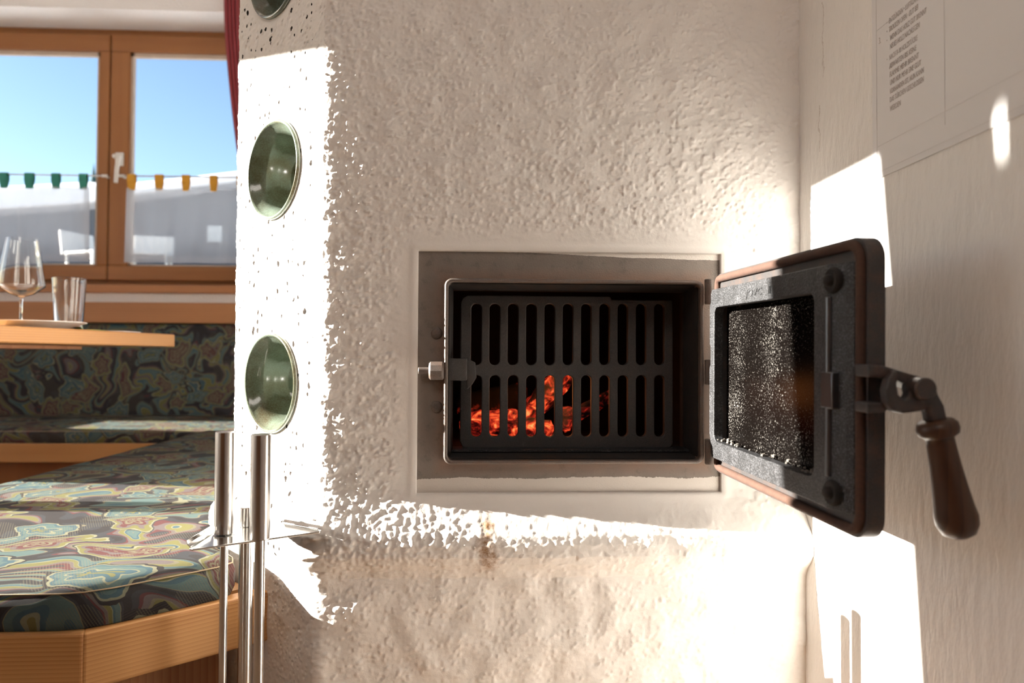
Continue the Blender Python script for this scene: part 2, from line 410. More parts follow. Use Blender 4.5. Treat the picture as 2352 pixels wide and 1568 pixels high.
DOORI = m_iron('grey_door_iron', (.058, .053, .053), .5, .35, .3, .2)
RIMI = m_iron('rusty_rim_iron', (.20, .165, .145), .5, .6, .35, .35, (.24, .12, .07))
PLATE = m_frame_plate(); FAB = m_fabric(); PANE = m_pane(); SHEER = m_sheer(); GLAZE = m_glaze()
EMBER = m_ember(); CHAR = m_char(); DGLASS = m_door_glass(); ROPE = m_rope(); GLASS = m_glass()
GRIP = m_wood('dark_worn_handle_wood', (.070, .031, .015), (.030, .014, .008), 'z', .01, .4)
WHITEM = m_simple('white_enamel', (.78, .76, .72), .35)
PORC = m_simple('white_porcelain', (.80, .80, .77), .2)
RED = m_cloth('wine_red_cloth', (.36, .035, .05)); GREENC = m_cloth('sea_green_cotton', (.03, .26, .20)); YELC = m_cloth('saffron_cotton', (.72, .36, .03))
PAPER = m_simple('white_laminated_paper', (.76, .745, .75), .45, 0, .03, 4)
INK = m_simple('grey_pencil_ink', (.47, .42, .40), .8)
SEAM = m_cloth('tan_piping', (.40, .30, .18))
SNOW = m_simple('snow', (.86, .88, .92), .8, 0, .04, 2)
HOUSEW = m_simple('dark_grey_cladding', (.085, .095, .115), .8, 0, .15, 3)
LIME = m_cloth('lime_napkin_paper', (.42, .52, .05)); ASH = m_simple('grey_ash', (.13, .115, .10), .95, 0, .3, 200, .5)
DECK = m_simple('grey_deck', (.12, .115, .12), .8)
FIRG = m_simple('dark_fir_needles', (.02, .05, .05), .9, 0, .4, 20)

# ------------------------------------------------------------------ room shell
XR, XL, YB, YF, ZC = .466, -3.2, 3.6, -3.0, 2.78
def struct(name, bm, mat, parent=None, **k):
    o = obj(name, bm, mat, parent, **k)
    if parent is None: o['kind'] = 'structure'
    return o
b = BM(); box(b, XL-.3, XR+.3, YF, YB+.5, -.15, 0); struct('floor', b, FLOORW)
b = BM(); box(b, XL-.3, XR+.3, YF, YB+.5, ZC, ZC+.15); struct('ceiling', b, WALLP)
b = BM(); box(b, XR, XR+.25, YF, YB+.4, 0, ZC); struct('wall_right', b, WALL)
b = BM(); box(b, XL-.12, XR+.25, YF-.12, YF, 0, ZC); struct('wall_front', b, PINED)
# left wall with two window openings
LW = [(.774, 2.42), (2.98, 3.36)]; LZ = (.86, 2.094)
b = BM()
for y0, y1, z0, z1 in ((YF, .774, 0, ZC), (.774, 2.42, 0, LZ[0]), (.774, 2.42, LZ[1], ZC), (2.42, 2.98, 0, ZC), (2.98, 3.36, 0, LZ[0]), (2.98, 3.36, LZ[1], ZC), (3.36, YB+.4, 0, ZC)):
    box(b, XL-.12, XL, y0, y1, z0, z1)
struct('wall_left', b, WALLP)
# back wall with the window recess
YW = 3.83
zs = onY(300, 69, YW).z; zsill = onY(300, 655, YB).z
xwl, xwr = -3.05, -1.02
b = BM()
box(b, XL-.12, xwl, YB, YB+.4, 0, ZC); box(b, xwr, XR, YB, YB+.4, 0, ZC)
box(b, xwl, xwr, YB, YB+.4, zs, ZC); box(b, xwl, xwr, YB, YB+.4, 0, zsill-.04)
struct('wall_back', b, WALLP)
zt1 = onY(300, 672, YB-.03).z
b = BM(); box(b, xwl-.03, xwr+.03, YB-.03, YW+.02, zt1, zsill, ); struct('trim_1', b, RAILW, bevel=.004)

# back window: fixed frame, two sashes, panes, handle
win = empty('window_1', (-1.9, YW, zsill)); win['kind'] = 'structure'
def wy(px, py): return onY(px, py, YW)
mx = wy(256, 400).x
zg0, zg1 = wy(250, 611).z, wy(250, 124).z       # glass bottom / top
zf0, zf1 = wy(250, 645).z, wy(250, 84).z        # sash bottom / top
b = BM()
box(b, xwl, xwr, YW, YW+.08, zf1-.004, zs); box(b, xwl, xwr, YW, YW+.08, zsill, zf0+.004)
box(b, xwl, xwl+.07, YW, YW+.08, zsill, zs); box(b, xwr-.07, xwr, YW, YW+.08, zsill, zs)
obj('window_frame', b, BRN, win, bevel=.003)
gl_r = wy(233, 300).x; gr_l = wy(303, 300).x; split = wy(259, 300).x
for (x0, x1, ga, gb) in ((xwl+.05, split-.003, xwl+.14, gl_r), (split+.003, xwr-.05, gr_l, xwr-.14)):
    b = BM()
    box(b, x0, x1, YW-.035, YW+.04, zg1, zf1); box(b, x0, x1, YW-.035, YW+.04, zf0, zg0)
    s_ = obj('sash', b, BRN, win, bevel=.006)
    b = BM(); box(b, x0, ga, YW-.034, YW+.04, zg0, zg1); box(b, gb, x1, YW-.034, YW+.04, zg0, zg1)
    obj('sash_stile', b, BRNZ, s_, bevel=.006)
    b = BM(); box(b, ga-.005, gb+.005, YW+.002, YW+.008, zg0-.005, zg1+.005); obj('window_pane', b, PANE, s_)
    b = BM()
    for q in ((ga, ga+.014, zg0, zg1), (gb-.014, gb, zg0, zg1)): box(b, q[0], q[1], YW-.02, YW+.002, q[2], q[3])
    box(b, ga, gb, YW-.02, YW+.002, zg1-.022, zg1); box(b, ga, gb, YW-.02, YW+.002, zg0, zg0+.008)
    obj('glazing_bead', b, m_simple('pale_bead', (.55, .45, .36), .6) if x0 < -2.5 else bpy.data.materials['pale_bead'], s_)
p = onY(273, 363, YW-.045); q = onY(266, 419, YW-.088)
b = BM(); box(b, p.x-.018, p.x+.022, YW-.046, YW-.035, p.z-.04, p.z+.03)
cyl(b, (p.x-.003, YW-.09, p.z), (p.x-.003, YW-.04, p.z), .011, seg=16, bev=.002)
p2 = onY(273, 357, YW-.088)
tube(b, [(p2.x, YW-.085, p2.z), (p2.x-.004, YW-.088, p2.z-.03), (q.x+.004, YW-.088, (p2.z+q.z)/2), (q.x, YW-.088, q.z)], [.013, .011, .011, .010], 12)
obj('window_handle', b, WHITEM, win, smooth=50)

# left windows (light comes in here; outside the frame of the picture)
for i, (y0, y1) in enumerate(LW):
    wn_ = empty('window_%d' % (i+2), (XL-.06, (y0+y1)/2, LZ[0])); wn_['kind'] = 'structure'
    b = BM(); t = .045
    box(b, XL-.09, XL-.03, y0, y1, LZ[0], LZ[0]+t); box(b, XL-.09, XL-.03, y0, y1, LZ[1]-.002, LZ[1]+.0)
    box(b, XL-.09, XL-.03, y0, y0+.012, LZ[0], LZ[1]); box(b, XL-.09, XL-.03, y1-t, y1, LZ[0], LZ[1])
    if i == 0: box(b, XL-.09, XL-.03, 1.497, 1.583, LZ[0], LZ[1])
    obj('window_frame', b, BRNZ, wn_)
    b = BM(); box(b, XL-.063, XL-.058, y0+.01, y1-.03, LZ[0]+.03, LZ[1]-.001); obj('window_pane', b, PANE, wn_)

# ------------------------------------------------------------------ masonry stove
stove = empty('masonry_stove', (.02, 1.15, 0))
tag(stove, 'white rough plastered masonry stove with open iron firebox and green bowl tiles', 'stove')
def field(nu, nz, step, lo, hi, seed, ax=1.0, rotd=0.0):
    """band-passed random relief on a grid, wavelengths lo..hi metres, unit variance"""
    rs = np.random.RandomState(seed); w_ = np.fft.rfft2(rs.randn(nz, nu))
    fz = np.fft.fftfreq(nz, step)[:, None]; fu = np.fft.rfftfreq(nu, step)[None, :]
    a = math.radians(rotd); f1 = fu*math.cos(a)+fz*math.sin(a); f2 = (-fu*math.sin(a)+fz*math.cos(a))*ax
    f = np.sqrt(f1**2+f2**2)
    h = np.exp(-(f*lo)**2)*(1-np.exp(-(f*hi)**2))
    x = np.fft.irfft2(w_*h, s=(nz, nu)); return (x-x.mean())/x.std()
def blobs(nu, nz, step, sigma, dens, seed, ax=1.0, rotd=0.0):
    """scattered soft bumps: random impulses spread by a gaussian, unit variance"""
    rs = np.random.RandomState(seed); imp = (rs.rand(nz, nu) < dens)*(.3+rs.rand(nz, nu)**1.5)
    fz = np.fft.fftfreq(nz, step)[:, None]; fu = np.fft.rfftfreq(nu, step)[None, :]
    a = math.radians(rotd); f1 = fu*math.cos(a)+fz*math.sin(a); f2 = (-fu*math.sin(a)+fz*math.cos(a))*ax
    x = np.fft.irfft2(np.fft.rfft2(imp)*np.exp(-2*(math.pi*sigma)**2*(f1**2+f2**2)), s=(nz, nu)); return (x-x.mean())/x.std()
def build_plaster():
    st = .0018
    d45 = Vector((-.7071, -.7071)); nf = Vector((0, -1)); nl = Vector((-1, 0))
    P1, P2, xe = Vector((-.416, 1.191)), Vector((-.225, 1.0)), .480
    pts = []                                          # (pos, normal) along the plan outline
    R = .022
    def seg(a, b_, n_):
        L = (b_-a).length; k = max(1, int(L/n_))
        return [a+(b_-a)*(i/k) for i in range(k)]
    def arc(c, n0, n1, R, k):
        a0, a1 = math.atan2(n0.y, n0.x), math.atan2(n1.y, n1.x)
        if a1-a0 > PI: a0 += 2*PI
        if a0-a1 > PI: a1 += 2*PI
        return [(c+Vector((math.cos(a0+(a1-a0)*i/k), math.sin(a0+(a1-a0)*i/k)))*R, Vector((math.cos(a0+(a1-a0)*i/k), math.sin(a0+(a1-a0)*i/k)))) for i in range(k)]
    t = R*math.tan(math.radians(22.5))
    dch = (P2-P1).normalized()
    a1, a2 = P1+Vector((0, t)), P1+dch*t
    b1, b2 = P2-dch*t, P2+Vector((t, 0))
    pts += [(q, nl) for q in seg(Vector((-.416, 1.75)), a1+Vector((0, .10)), .03)] + [(q, nl) for q in seg(a1+Vector((0, .10)), a1, .004)]
    pts += arc(a1-nl*R, nl, d45, R, 12)
    i_ch0 = len(pts); pts += [(q, d45) for q in seg(a2, b1, st)]; i_ch1 = len(pts)
    pts += arc(b1-d45*R, d45, nf, R, 12)
    FX0, FX1, FZ0, FZ1 = -.0912, .3476, .5555, .9010
    i_f0 = len(pts)
    xs = [b2.x]
    for lo, hi in ((b2.x, FX0), (FX0, FX1), (FX1, xe)):
        k = max(2, int((hi-lo)/st)); xs += [lo+(hi-lo)*(i+1)/k for i in range(k)]
    pts += [(Vector((x, 1.0)), nf) for x in xs]
    zz = list(np.linspace(0, .22, 12)[:-1])
    for lo, hi in ((.22, FZ0), (FZ0, FZ1), (FZ1, 1.345)):
        k = int((hi-lo)/st); zz += [lo+(hi-lo)*i/k for i in range(k)]
    zz += list(np.linspace(1.345, ZC, 40))
    zz = np.array(zz); nu, nz = len(pts), len(zz)
    pos = np.array([p[0][:] for p in pts]); nrm = np.array([p[1][:] for p in pts])
    # arc length and regular relief fields
    s = np.concatenate([[0], np.cumsum(np.linalg.norm(np.diff(pos, axis=0), axis=1))])
    NU, NZ = int(s[-1]/.0015)+8, int(ZC/.0015)+8
    fine = field(NU, NZ, .0015, .0034, .0085, 3, 1.0) 
    mid = blobs(NU, NZ, .0015, .0017, .030, 4, .75, 25)+.45*blobs(NU, NZ, .0015, .0026, .007, 14); dent = blobs(NU, NZ, .0015, .0014, .0024, 6); big = field(NU, NZ, .0015, .0085, .024, 12)
    low = field(NU, NZ, .0015, .05, .30, 5)
    iu = np.clip((s/.0015).astype(int), 0, NU-1); iz = np.clip((zz/.0015).astype(int), 0, NZ-1)
    g = lambda f: f[np.ix_(iz, iu)]
    lump = np.clip(g(mid), -1.2, 3)-.55*np.clip(g(dent)-.3, 0, 5)
    xx = np.broadcast_to(pos[:, 0], (nz, nu)); Z = np.broadcast_to(zz[:, None], (nz, nu))
    ispan = np.arange(nu)[None, :]
    onfront = (ispan >= i_f0-8)
    # smooth trowelled border around the iron frame
    dx = np.maximum(np.maximum(FX0-xx, xx-FX1), 0); dz = np.maximum(np.maximum(FZ0-Z, Z-FZ1), 0)
    dist = np.sqrt(dx**2+dz**2)
    sm = np.where(onfront, np.clip((dist-.004)/.05, 0, 1), 1.0)
    sm = sm*sm*(3-2*sm)
    # rougher to the left edge of the front and on the ledge, calmer to the right
    amp = np.where(onfront, .00105-.00025*np.clip((xx+.05)/.45, 0, 1)+.0003*np.clip((-.12-xx)/.1, 0, 1), .0006)
    amp = .56*amp*(1-.50*np.clip((.50-Z)/.06, 0, 1))
    ledge = np.exp(-((Z-.505)/.035)**2)
    amp = amp*(1-ledge*(.85-.5*np.clip((.02-xx)/.2, 0, 1)))
    h = (lump*amp+g(fine)*amp*(.15+.15*np.clip((Z-.45)/.05, 0, 1)))*sm
    h += np.where(onfront, ledge*(.00025+.0012*np.clip((.02-xx)/.2, 0, 1)), 0)*np.clip(g(big), -.8, 2)
    h += np.where(onfront, .0010, .0004)*g(low)*np.clip(dist/.12, 0, 1)
    # pits in the sunlit chamfer
    pit = field(NU, NZ, .0015, .0042, .03, 9); pit = np.clip(g(pit)-1.75, 0, 1.0)
    h -= np.where(onfront, 0, .003)*pit
    # ledge profile
    zo = np.array([0, .20, .385, .440, .452, .462, .474, .490, .502, .530, .548, .560, 3])
    oo = np.array([.012, .012, .013, .015, .021, .031, .0375, .0375, .034, .013, .003, 0, 0])
    off = np.interp(zz, zo, oo)[:, None]
    off = off + np.where(onfront & (dist < .02) & (dist > 0), .0015*np.exp(-((dist-.006)/.006)**2), 0)
    for (cx, cy, cz) in TILES:
        rr = np.sqrt(np.broadcast_to((pos[:, 0]-cx)*.7071-(pos[:, 1]-cy)*.7071, (nz, nu))**2+(Z-cz)**2)
        k = np.clip((rr-.080)/.016, 0, 1); h = np.where(onfront, h, h*k-.0012*(1-k))
    d_ = off+h
    V = np.zeros((nz, nu, 3)); V[:, :, 0] = pos[None, :, 0]+nrm[None, :, 0]*d_; V[:, :, 1] = pos[None, :, 1]+nrm[None, :, 1]*d_; V[:, :, 2] = Z
    # round openings for the bowl tiles
    cut = np.zeros((nz-1, nu-1), bool)
    c2 = np.array(P2[:]); tdir = np.array((-d45.y, d45.x)); 
    for (cx, cy, cz) in TILES:
        lx = (pos[:, 0]-cx)*.7071-(pos[:, 1]-cy)*.7071
        LX = np.broadcast_to(lx, (nz, nu)); LZ_ = Z-cz
        rr = np.sqrt(LX**2+LZ_**2); chm = (ispan >= i_ch0-6) & (ispan <= i_ch1+6)
        rc = (rr[:-1, :-1]+rr[1:, :-1]+rr[:-1, 1:]+rr[1:, 1:])/4
        cut |= (rc < .0748) & chm[:, :-1]
    xm = (xx[:-1, :-1]+xx[:-1, 1:])/2; zm = (Z[:-1, :-1]+Z[1:, :-1])/2; of = np.broadcast_to(ispan >= i_f0, (nz, nu))[:-1, :-1]
    cut |= of & (xm > FX0) & (xm < FX1) & (zm > FZ0) & (zm < FZ1)
    jj, ii = np.nonzero(~cut)
    idx = lambda j, i: j*nu+i
    quads = np.stack([idx(jj, ii), idx(jj, ii+1), idx(jj+1, ii+1), idx(jj+1, ii)], 1)
    verts = V.reshape(-1, 3)
    # reveal of the frame hole
    ix = [i for i in range(i_f0, nu) if FX0-1e-6 <= pos[i, 0] <= FX1+1e-6]; izz = [j for j in range(nz) if FZ0-1e-6 <= zz[j] <= FZ1+1e-6]
    loop = [(izz[0], i) for i in ix]+[(j, ix[-1]) for j in izz[1:]]+[(izz[-1], i) for i in ix[-2::-1]]+[(j, ix[0]) for j in izz[-2:0:-1]]
    base = len(verts); ring = np.array([verts[idx(j, i)] for j, i in loop]); ring2 = ring.copy(); ring2[:, 1] = 1.012
    verts = np.concatenate([verts, ring2]); n = len(loop)
    extra = [(idx(*loop[k]), idx(*loop[(k+1) % n]), base+(k+1) % n, base+k) for k in range(n)]
    quads = np.concatenate([quads, np.array(extra)])
    used = np.zeros(len(verts), bool); used[quads.ravel()] = True
    remap = np.cumsum(used)-1; verts = verts[used]; quads = remap[quads]
    me = bpy.data.meshes.new('plaster_body')
    me.vertices.add(len(verts)); me.vertices.foreach_set('co', verts.astype(np.float32).ravel())
    me.loops.add(quads.size); me.loops.foreach_set('vertex_index', quads.astype(np.int32).ravel())
    me.polygons.add(len(quads)); me.polygons.foreach_set('loop_start', np.arange(0, quads.size, 4, dtype=np.int32))
    me.polygons.foreach_set('use_smooth', np.ones(len(quads), bool))
    me.update(calc_edges=True); me.validate(); me.materials.append(PLAS)
    o = bpy.data.objects.new('plaster_body', me); link(o, stove); o.matrix_parent_inverse = Matrix.Translation(-stove.location)
    return o
TILES = [(-.3275, 1.1025, 1.041), (-.3285, 1.1035, .7075), (-.3275, 1.1025, 1.362)]
build_plaster()
for c in TILES:
    b = BM()
    lathe(b, [(.0745, -.012), (.0785, -.004), (.0782, .0030), (.0762, .0048), (.0738, .0042), (.0722, .0010), (.0692, -.0035), (.0640, -.0095), (.0590, -.020), (.0560, -.038), (.0515, -.058), (.041, -.070), (.025, -.0745), (0, -.076)],
          axisM(c, (-.7071, -.7071, 0)), 64)
    obj('bowl_tile', b, GLAZE, stove, smooth=60)

# iron frame in the front of the stove
fr = None
RX0, RX1, RZ0, RZ1 = -.0530, .3200, .5975, .8613
b = BM()
holed(b, [(-.098, .550), (.354, .550), (.354, .907), (-.098, .907)], [rrect(RX0+.004, RX1-.004, RZ0+.004, RZ1-.004, .008)[::-1]], lambda x, z: (x, 1.0035, z), lambda x, z: (x, 1.0115, z))
frm = obj('firebox_frame', b, PLATE, stove, bevel=.0008)
b = BM()
holed(b, rrect(RX0, RX1, RZ0, RZ1, .011), [rrect(RX0+.0055, RX1-.0055, RZ0+.0055, RZ1-.0055, .008)[::-1]], lambda x, z: (x, .989, z), lambda x, z: (x, 1.013, z))
obj('raised_rim', b, RIMI, frm, smooth=40, bevel=.0022, seg=3)
for px, py in ((1003, 765), (1003, 934)):
    p = onY(px, py, 1.003)
    b = BM(); lathe(b, [(.0085, .0), (.0080, .0014), (.005, .0024), (0, .0026)], axisM((p.x, 1.0035, p.z), (0, -1, 0)), 24)
    s_ = obj('screw', b, RIMI, frm, smooth=60)
    b = BM(); box(b, -.0065, .0065, -.0004, .0004, -.0008, .0008, Matrix.Translation((p.x, 1.0008, p.z)) @ Matrix.Rotation(.6, 4, 'Y'))
# latch keeper left of the opening
pk = onY(1003, 851, .990)
b = BM(); cyl(b, (pk.x-.026, .989, pk.z), (pk.x-.005, .990, pk.z), .0048, seg=16, bev=.0008)
lathe(b, [(0, -.0105), (.011, -.0105), (.0135, -.008), (.0135, .008), (.011, .0105), (0, .0105)], axisM((pk.x, .988, pk.z), (1, 0, 0)), 10)
obj('latch_pin', b, RIMI, frm, smooth=35)
pl = onY(1060, 848, 1.02)
b = BM(); box(b, -.0475, pl.x+.008, 1.008, 1.034, pl.z-.016, pl.z+.016); prism(b, [(pl.x+.012, pl.z+.014), (pl.x+.020, pl.z+.010), (pl.x+.022, pl.z-.012), (pl.x+.016, pl.z-.022), (pl.x+.008, pl.z-.03), (pl.x+.004, pl.z+.012)], lambda x, z: (x, 1.030, z), lambda x, z: (x, 1.042, z))
obj('latch_keeper', b, GRATE, frm, bevel=.0015)
for z in (.615, .729, .845):
    b = BM(); cyl(b, (.3275, .990, z-.018), (.3275, .990, z+.018), .0065, seg=16, bev=.001); obj('hinge_barrel', b, RIMI, frm, smooth=40)
# fire chamber: throat plus deeper box, with wall thickness
def ring_walls(bm, rects, t=.004):
    rr = [[(x0, y, z0), (x1, y, z0), (x1, y, z1), (x0, y, z1)] for (x0, x1, z0, z1, y) in rects]
    vs = [[bm.verts.new(p) for p in r] for r in rr]
    for a, c in zip(vs, vs[1:]):
        for k in range(4): bm.faces.new((a[k], a[(k+1) % 4], c[(k+1) % 4], c[k]))
    bm.faces.new(vs[-1])
b = BM()
ring_walls(b, [(-.0475, .3145, .603, .8558, 1.000), (-.0445, .3115, .609, .852, 1.055), (-.0445, .3115, .609, .852, 1.080), (-.08, .35, .600, .90, 1.082), (-.08, .35, .600, .90, 1.46)])
fb = obj('firebox', b, SOOT, stove)
sm_ = fb.modifiers.new('wall', 'SOLIDIFY'); sm_.thickness = .004; sm_.offset = 0
# cast grate guard
gy = 1.062
def gp(px, py): v = onY(px, py, gy); return v.x, v.z
gx0, gz1 = gp(1058, 677); gx1, gz0 = gp(1546, 1031)
slots = []
for i in range(11):
    c = 1094+42.1*i
    for (t0, t1) in ((697, 838), (862, 1003)):
        a, zt = gp(c-11.5, t0); e, zb = gp(c+11.5, t1)
        slots.append(rrect(a, e, zb, zt, .0072, 5)[::-1])
top2 = gp(1405, 688)
outer = [(gx1, gz0+.008), (gx1, top2[1]), (top2[0], top2[1]), (top2[0]-.003, gz1), (gx0+.010, gz1), (gx0+.003, gz1-.004), (gx0, gz1-.012), (gx0, gz0+.012), (gx0+.004, gz0+.004), (gx0+.012, gz0), (gx1-.006, gz0)]
b = BM(); holed(b, outer, slots, lambda x, z: (x, gy, z), lambda x, z: (x, gy+.012, z))
obj('grate', b, GRATE, stove, bevel=.0016, seg=2)
b = BM(); box(b, -.0435, .311, gy-.03, gy+.012, .6095, .6125); obj('ash_lip', b, IRON, stove)

# ------------------------------------------------------------------ firebox door, swung open
du = Vector((.036, -1, -.0155)).normalized(); dn = Vector((-1, -.036, 0)).normalized(); dv = dn.cross(du).normalized()
DO = Vector((.3335, .9735, .728))
def dl(u, v, n=0.0): return DO+du*u+dv*v+dn*n
HOLE = rrect(.0215, .2915, -.0925, .0915, .011)
b = BM()
holed(b, rrect(.0, .3625, -.1385, .1395, (.022, .008, .008, .022)), [rrect(.016, .297, -.098, .097, .012)[::-1]], lambda u, v: dl(u, v, 0), lambda u, v: dl(u, v, -.0165))
door = obj('firebox_door', b, DOORI, stove, bevel=.004, seg=3, smooth=35)
door['label'] = 'open cast iron firebox door with sooty glass'
b = BM()
cast = [(.318, .117), (.012, .117), (.008, .112), (.008, .100), (.0045, .096), (.0045, .040), (.0075, .037), (.0075, .012), (.0045, .009), (.0045, -.085), (.008, -.092), (.010, -.112), (.015, -.1165), (.318, -.117)]
holed(b, cast, [HOLE[::-1]], lambda u, v: dl(u, v, .0128), lambda u, v: dl(u, v, 0))
for s0, s1 in ((-.117, .117),):
    prism(b, [(.318, .0128), (.338, .006), (.345, .002), (.345, 0), (.318, 0)], lambda u, n: dl(u, s0, n), lambda u, n: dl(u, s1, n))
ic = obj('inner_casting', b, IRON, door, bevel=.0022, seg=2)
b = BM(); tube(b, [dl(.3185, -.086, .0120), dl(.3185, .086, .0120)], .0036, 12); box(b, .309, .330, -.021, .014, 0, .0155, Matrix([[du.x, dv.x, dn.x, DO.x], [du.y, dv.y, dn.y, DO.y], [du.z, dv.z, dn.z, DO.z], [0, 0, 0, 1]]))
obj('retaining_bar', b, m_metal('worn_steel_edge', (.16, .165, .18), .36), door, smooth=40, bevel=.0012)
for v in (.101, -.101):
    b = BM(); lathe(b, [(.013, 0), (.013, .010), (.011, .0125), (.006, .012), (.0055, .016), (.004, .0175), (0, .018)], axisM(dl(.322, v, .001), dn), 20)
    obj('bolt', b, SOOT, door, smooth=40)
b = BM()
prism(b, rrect(.0165, .2965, -.0975, .0965, .008), lambda u, v: dl(u, v, -.0075), lambda u, v: dl(u, v, -.0115))
obj('glass_pane', b, DGLASS, door)
b = BM(); tube(b, [dl(u, v, .0015) for u, v in rrect(.006, .3545, -.1315, .1325, (.018, .008, .008, .018), 8)], .0050, 10, True)
obj('rope_gasket', b, ROPE, door, smooth=60)
b = BM()
rs = random.Random(5)
for k in range(30):
    u = .024+.266*rs.random()**1.4; r = .0012+.0022*rs.random()
    mm = axisM(dl(u, -.0918+r*.3, -.006+.015*rs.random()), dv)
    lathe(b, [(0, -r*.6), (r, -r*.2), (r*.8, r*.5), (0, r*.8)], mm, 6)
o = obj('ash_crumbs', b, ASH, door); o['kind'] = 'stuff'
# handle: bracket, hooked latch, pivot bolt, lever and wooden grip
def hp(px, py, y): return onY(px, py, y)
def hprism(bm, poly, y0, y1, yp=.586): prism(bm, poly, lambda px, py: (hp(px, py, yp).x, y0, hp(px, py, yp).z), lambda px, py: (hp(px, py, yp).x, y1, hp(px, py, yp).z))
b = BM(); hprism(b, [(1998, 836), (2030, 838), (2075, 852), (2128, 868), (2138, 885), (2120, 900), (2085, 885), (2050, 868), (2000, 866)], .588, .612)
hprism(b, [(1998, 925), (2040, 925), (2046, 946), (1998, 950)], .590, .612)
obj('handle_bracket', b, DOORI, door, bevel=.002)
b = BM(); hprism(b, [(2048, 848), (2034, 868), (2027, 895), (2030, 925), (2044, 944), (2068, 949), (2100, 944), (2122, 940), (2128, 968), (2168, 968), (2160, 930), (2146, 905), (2140, 880), (2118, 866), (2095, 872), (2082, 890), (2078, 910), (2066, 916), (2056, 905), (2052, 882), (2056, 858)], .580, .592)
obj('latch_lever', b, DOORI, door, bevel=.0025, seg=3)
p = hp(2120, 893, .578)
b = BM(); cyl(b, (p.x, .594, p.z), (p.x, .573, p.z), .0098, seg=24, bev=.0015)
pb = obj('pivot_bolt', b, DOORI, door, smooth=40)
ga, gb_ = hp(2149, 962, .585), hp(2206, 1236, .585); gd = gb_-ga; gl = gd.length
k = .000366
b = BM(); lathe(b, [(0, 0), (.0065, 0), (.0075, .001), (.0130, .001), (.0162, .004), (.0170, .0085), (.0160, .013), (.0125, .0155), (.0112, .0165), (.0113, .022), (.0122, .040), (.0140, .060), (.0160, .078), (.0172, gl-.020), (.0165, gl-.012), (.0130, gl-.0045), (.007, gl-.001), (0, gl)], axisM(ga, gd), 40)
o = obj('wooden_grip', b, GRIP, door, smooth=70); o['label'] = 'turned dark wooden grip'

# ------------------------------------------------------------------ burning wood behind the grate
def log(name, p0, p1, r, mat, label, seed, kind='log'):
    p0, p1 = Vector(p0), Vector(p1); rs = random.Random(seed); b = BM(); n = 14; seg = 18; L = (p1-p0).length; M = axisM((0, 0, 0), p1-p0)
    rings = []
    ph = rs.random()*6
    for i in range(n+1):
        t = i/n; e = min(1, 6*t+.55)*min(1, 6*(1-t)+.55)
        ring = []
        for k in range(seg):
            a = 2*PI*k/seg; q = r*e*(1+.16*math.sin(2*a+ph)+.12*math.sin(3*a+ph*2))
            v = Vector((q*math.cos(a), q*math.sin(a), L*t))
            v *= 1; nn = mnoise.noise(v*60+Vector((seed*3.1, 0, 0)))*.22*r; v.x += nn*math.cos(a); v.y += nn*math.sin(a)
            v.z += .006*mnoise.noise(Vector((a, seed, t*3))) if i in (0, n) else 0
            ring.append(b.verts.new(M @ v))
        rings.append(ring)
    for a, c in zip(rings, rings[1:]):
        for k in range(seg): b.faces.new((a[k], a[(k+1) % seg], c[(k+1) % seg], c[k]))
    b.faces.new(rings[0][::-1]); b.faces.new(rings[-1])
    o = obj(name, b, mat, None, smooth=50); o.location = p0
    return tag(o, label, kind, 'burning wood in the firebox')
fz = .6035
log('log', (-.034, 1.25, fz+.030), (.070, 1.215, fz+.034), .024, EMBER, 'glowing red log lying low at the left behind the grate', 1)
log('log', (.055, 1.20, fz+.022), (.118, 1.17, fz+.020), .018, EMBER, 'brightest orange log lying low across the middle of the fire', 2)
log('log', (.072, 1.30, fz+.020), (.150, 1.24, fz+.118), .023, EMBER, 'tall glowing log end standing up in the middle of the fire', 3)
log('log', (.142, 1.22, fz+.018), (.155, 1.225, fz+.058), .014, EMBER, 'short upright ember stub at the foot of the tallest burning log', 4)
log('log', (.165, 1.235, fz+.042), (.245, 1.285, fz+.078), .012, EMBER, 'thin charred stick with an orange edge at the right of the fire', 5)
log('log', (-.045, 1.32, fz+.045), (.090, 1.34, fz+.070), .024, CHAR, 'dark charred log behind the glowing log at the left', 6)
fl = bpy.data.lights.new('fire_glow', 'POINT'); fo = bpy.data.objects.new('fire_glow', fl); COL.objects.link(fo)
fl.energy = .10; fl.color = (1, .32, .08); fl.shadow_soft_size = .03; fo.location = (.11, 1.19, .69)

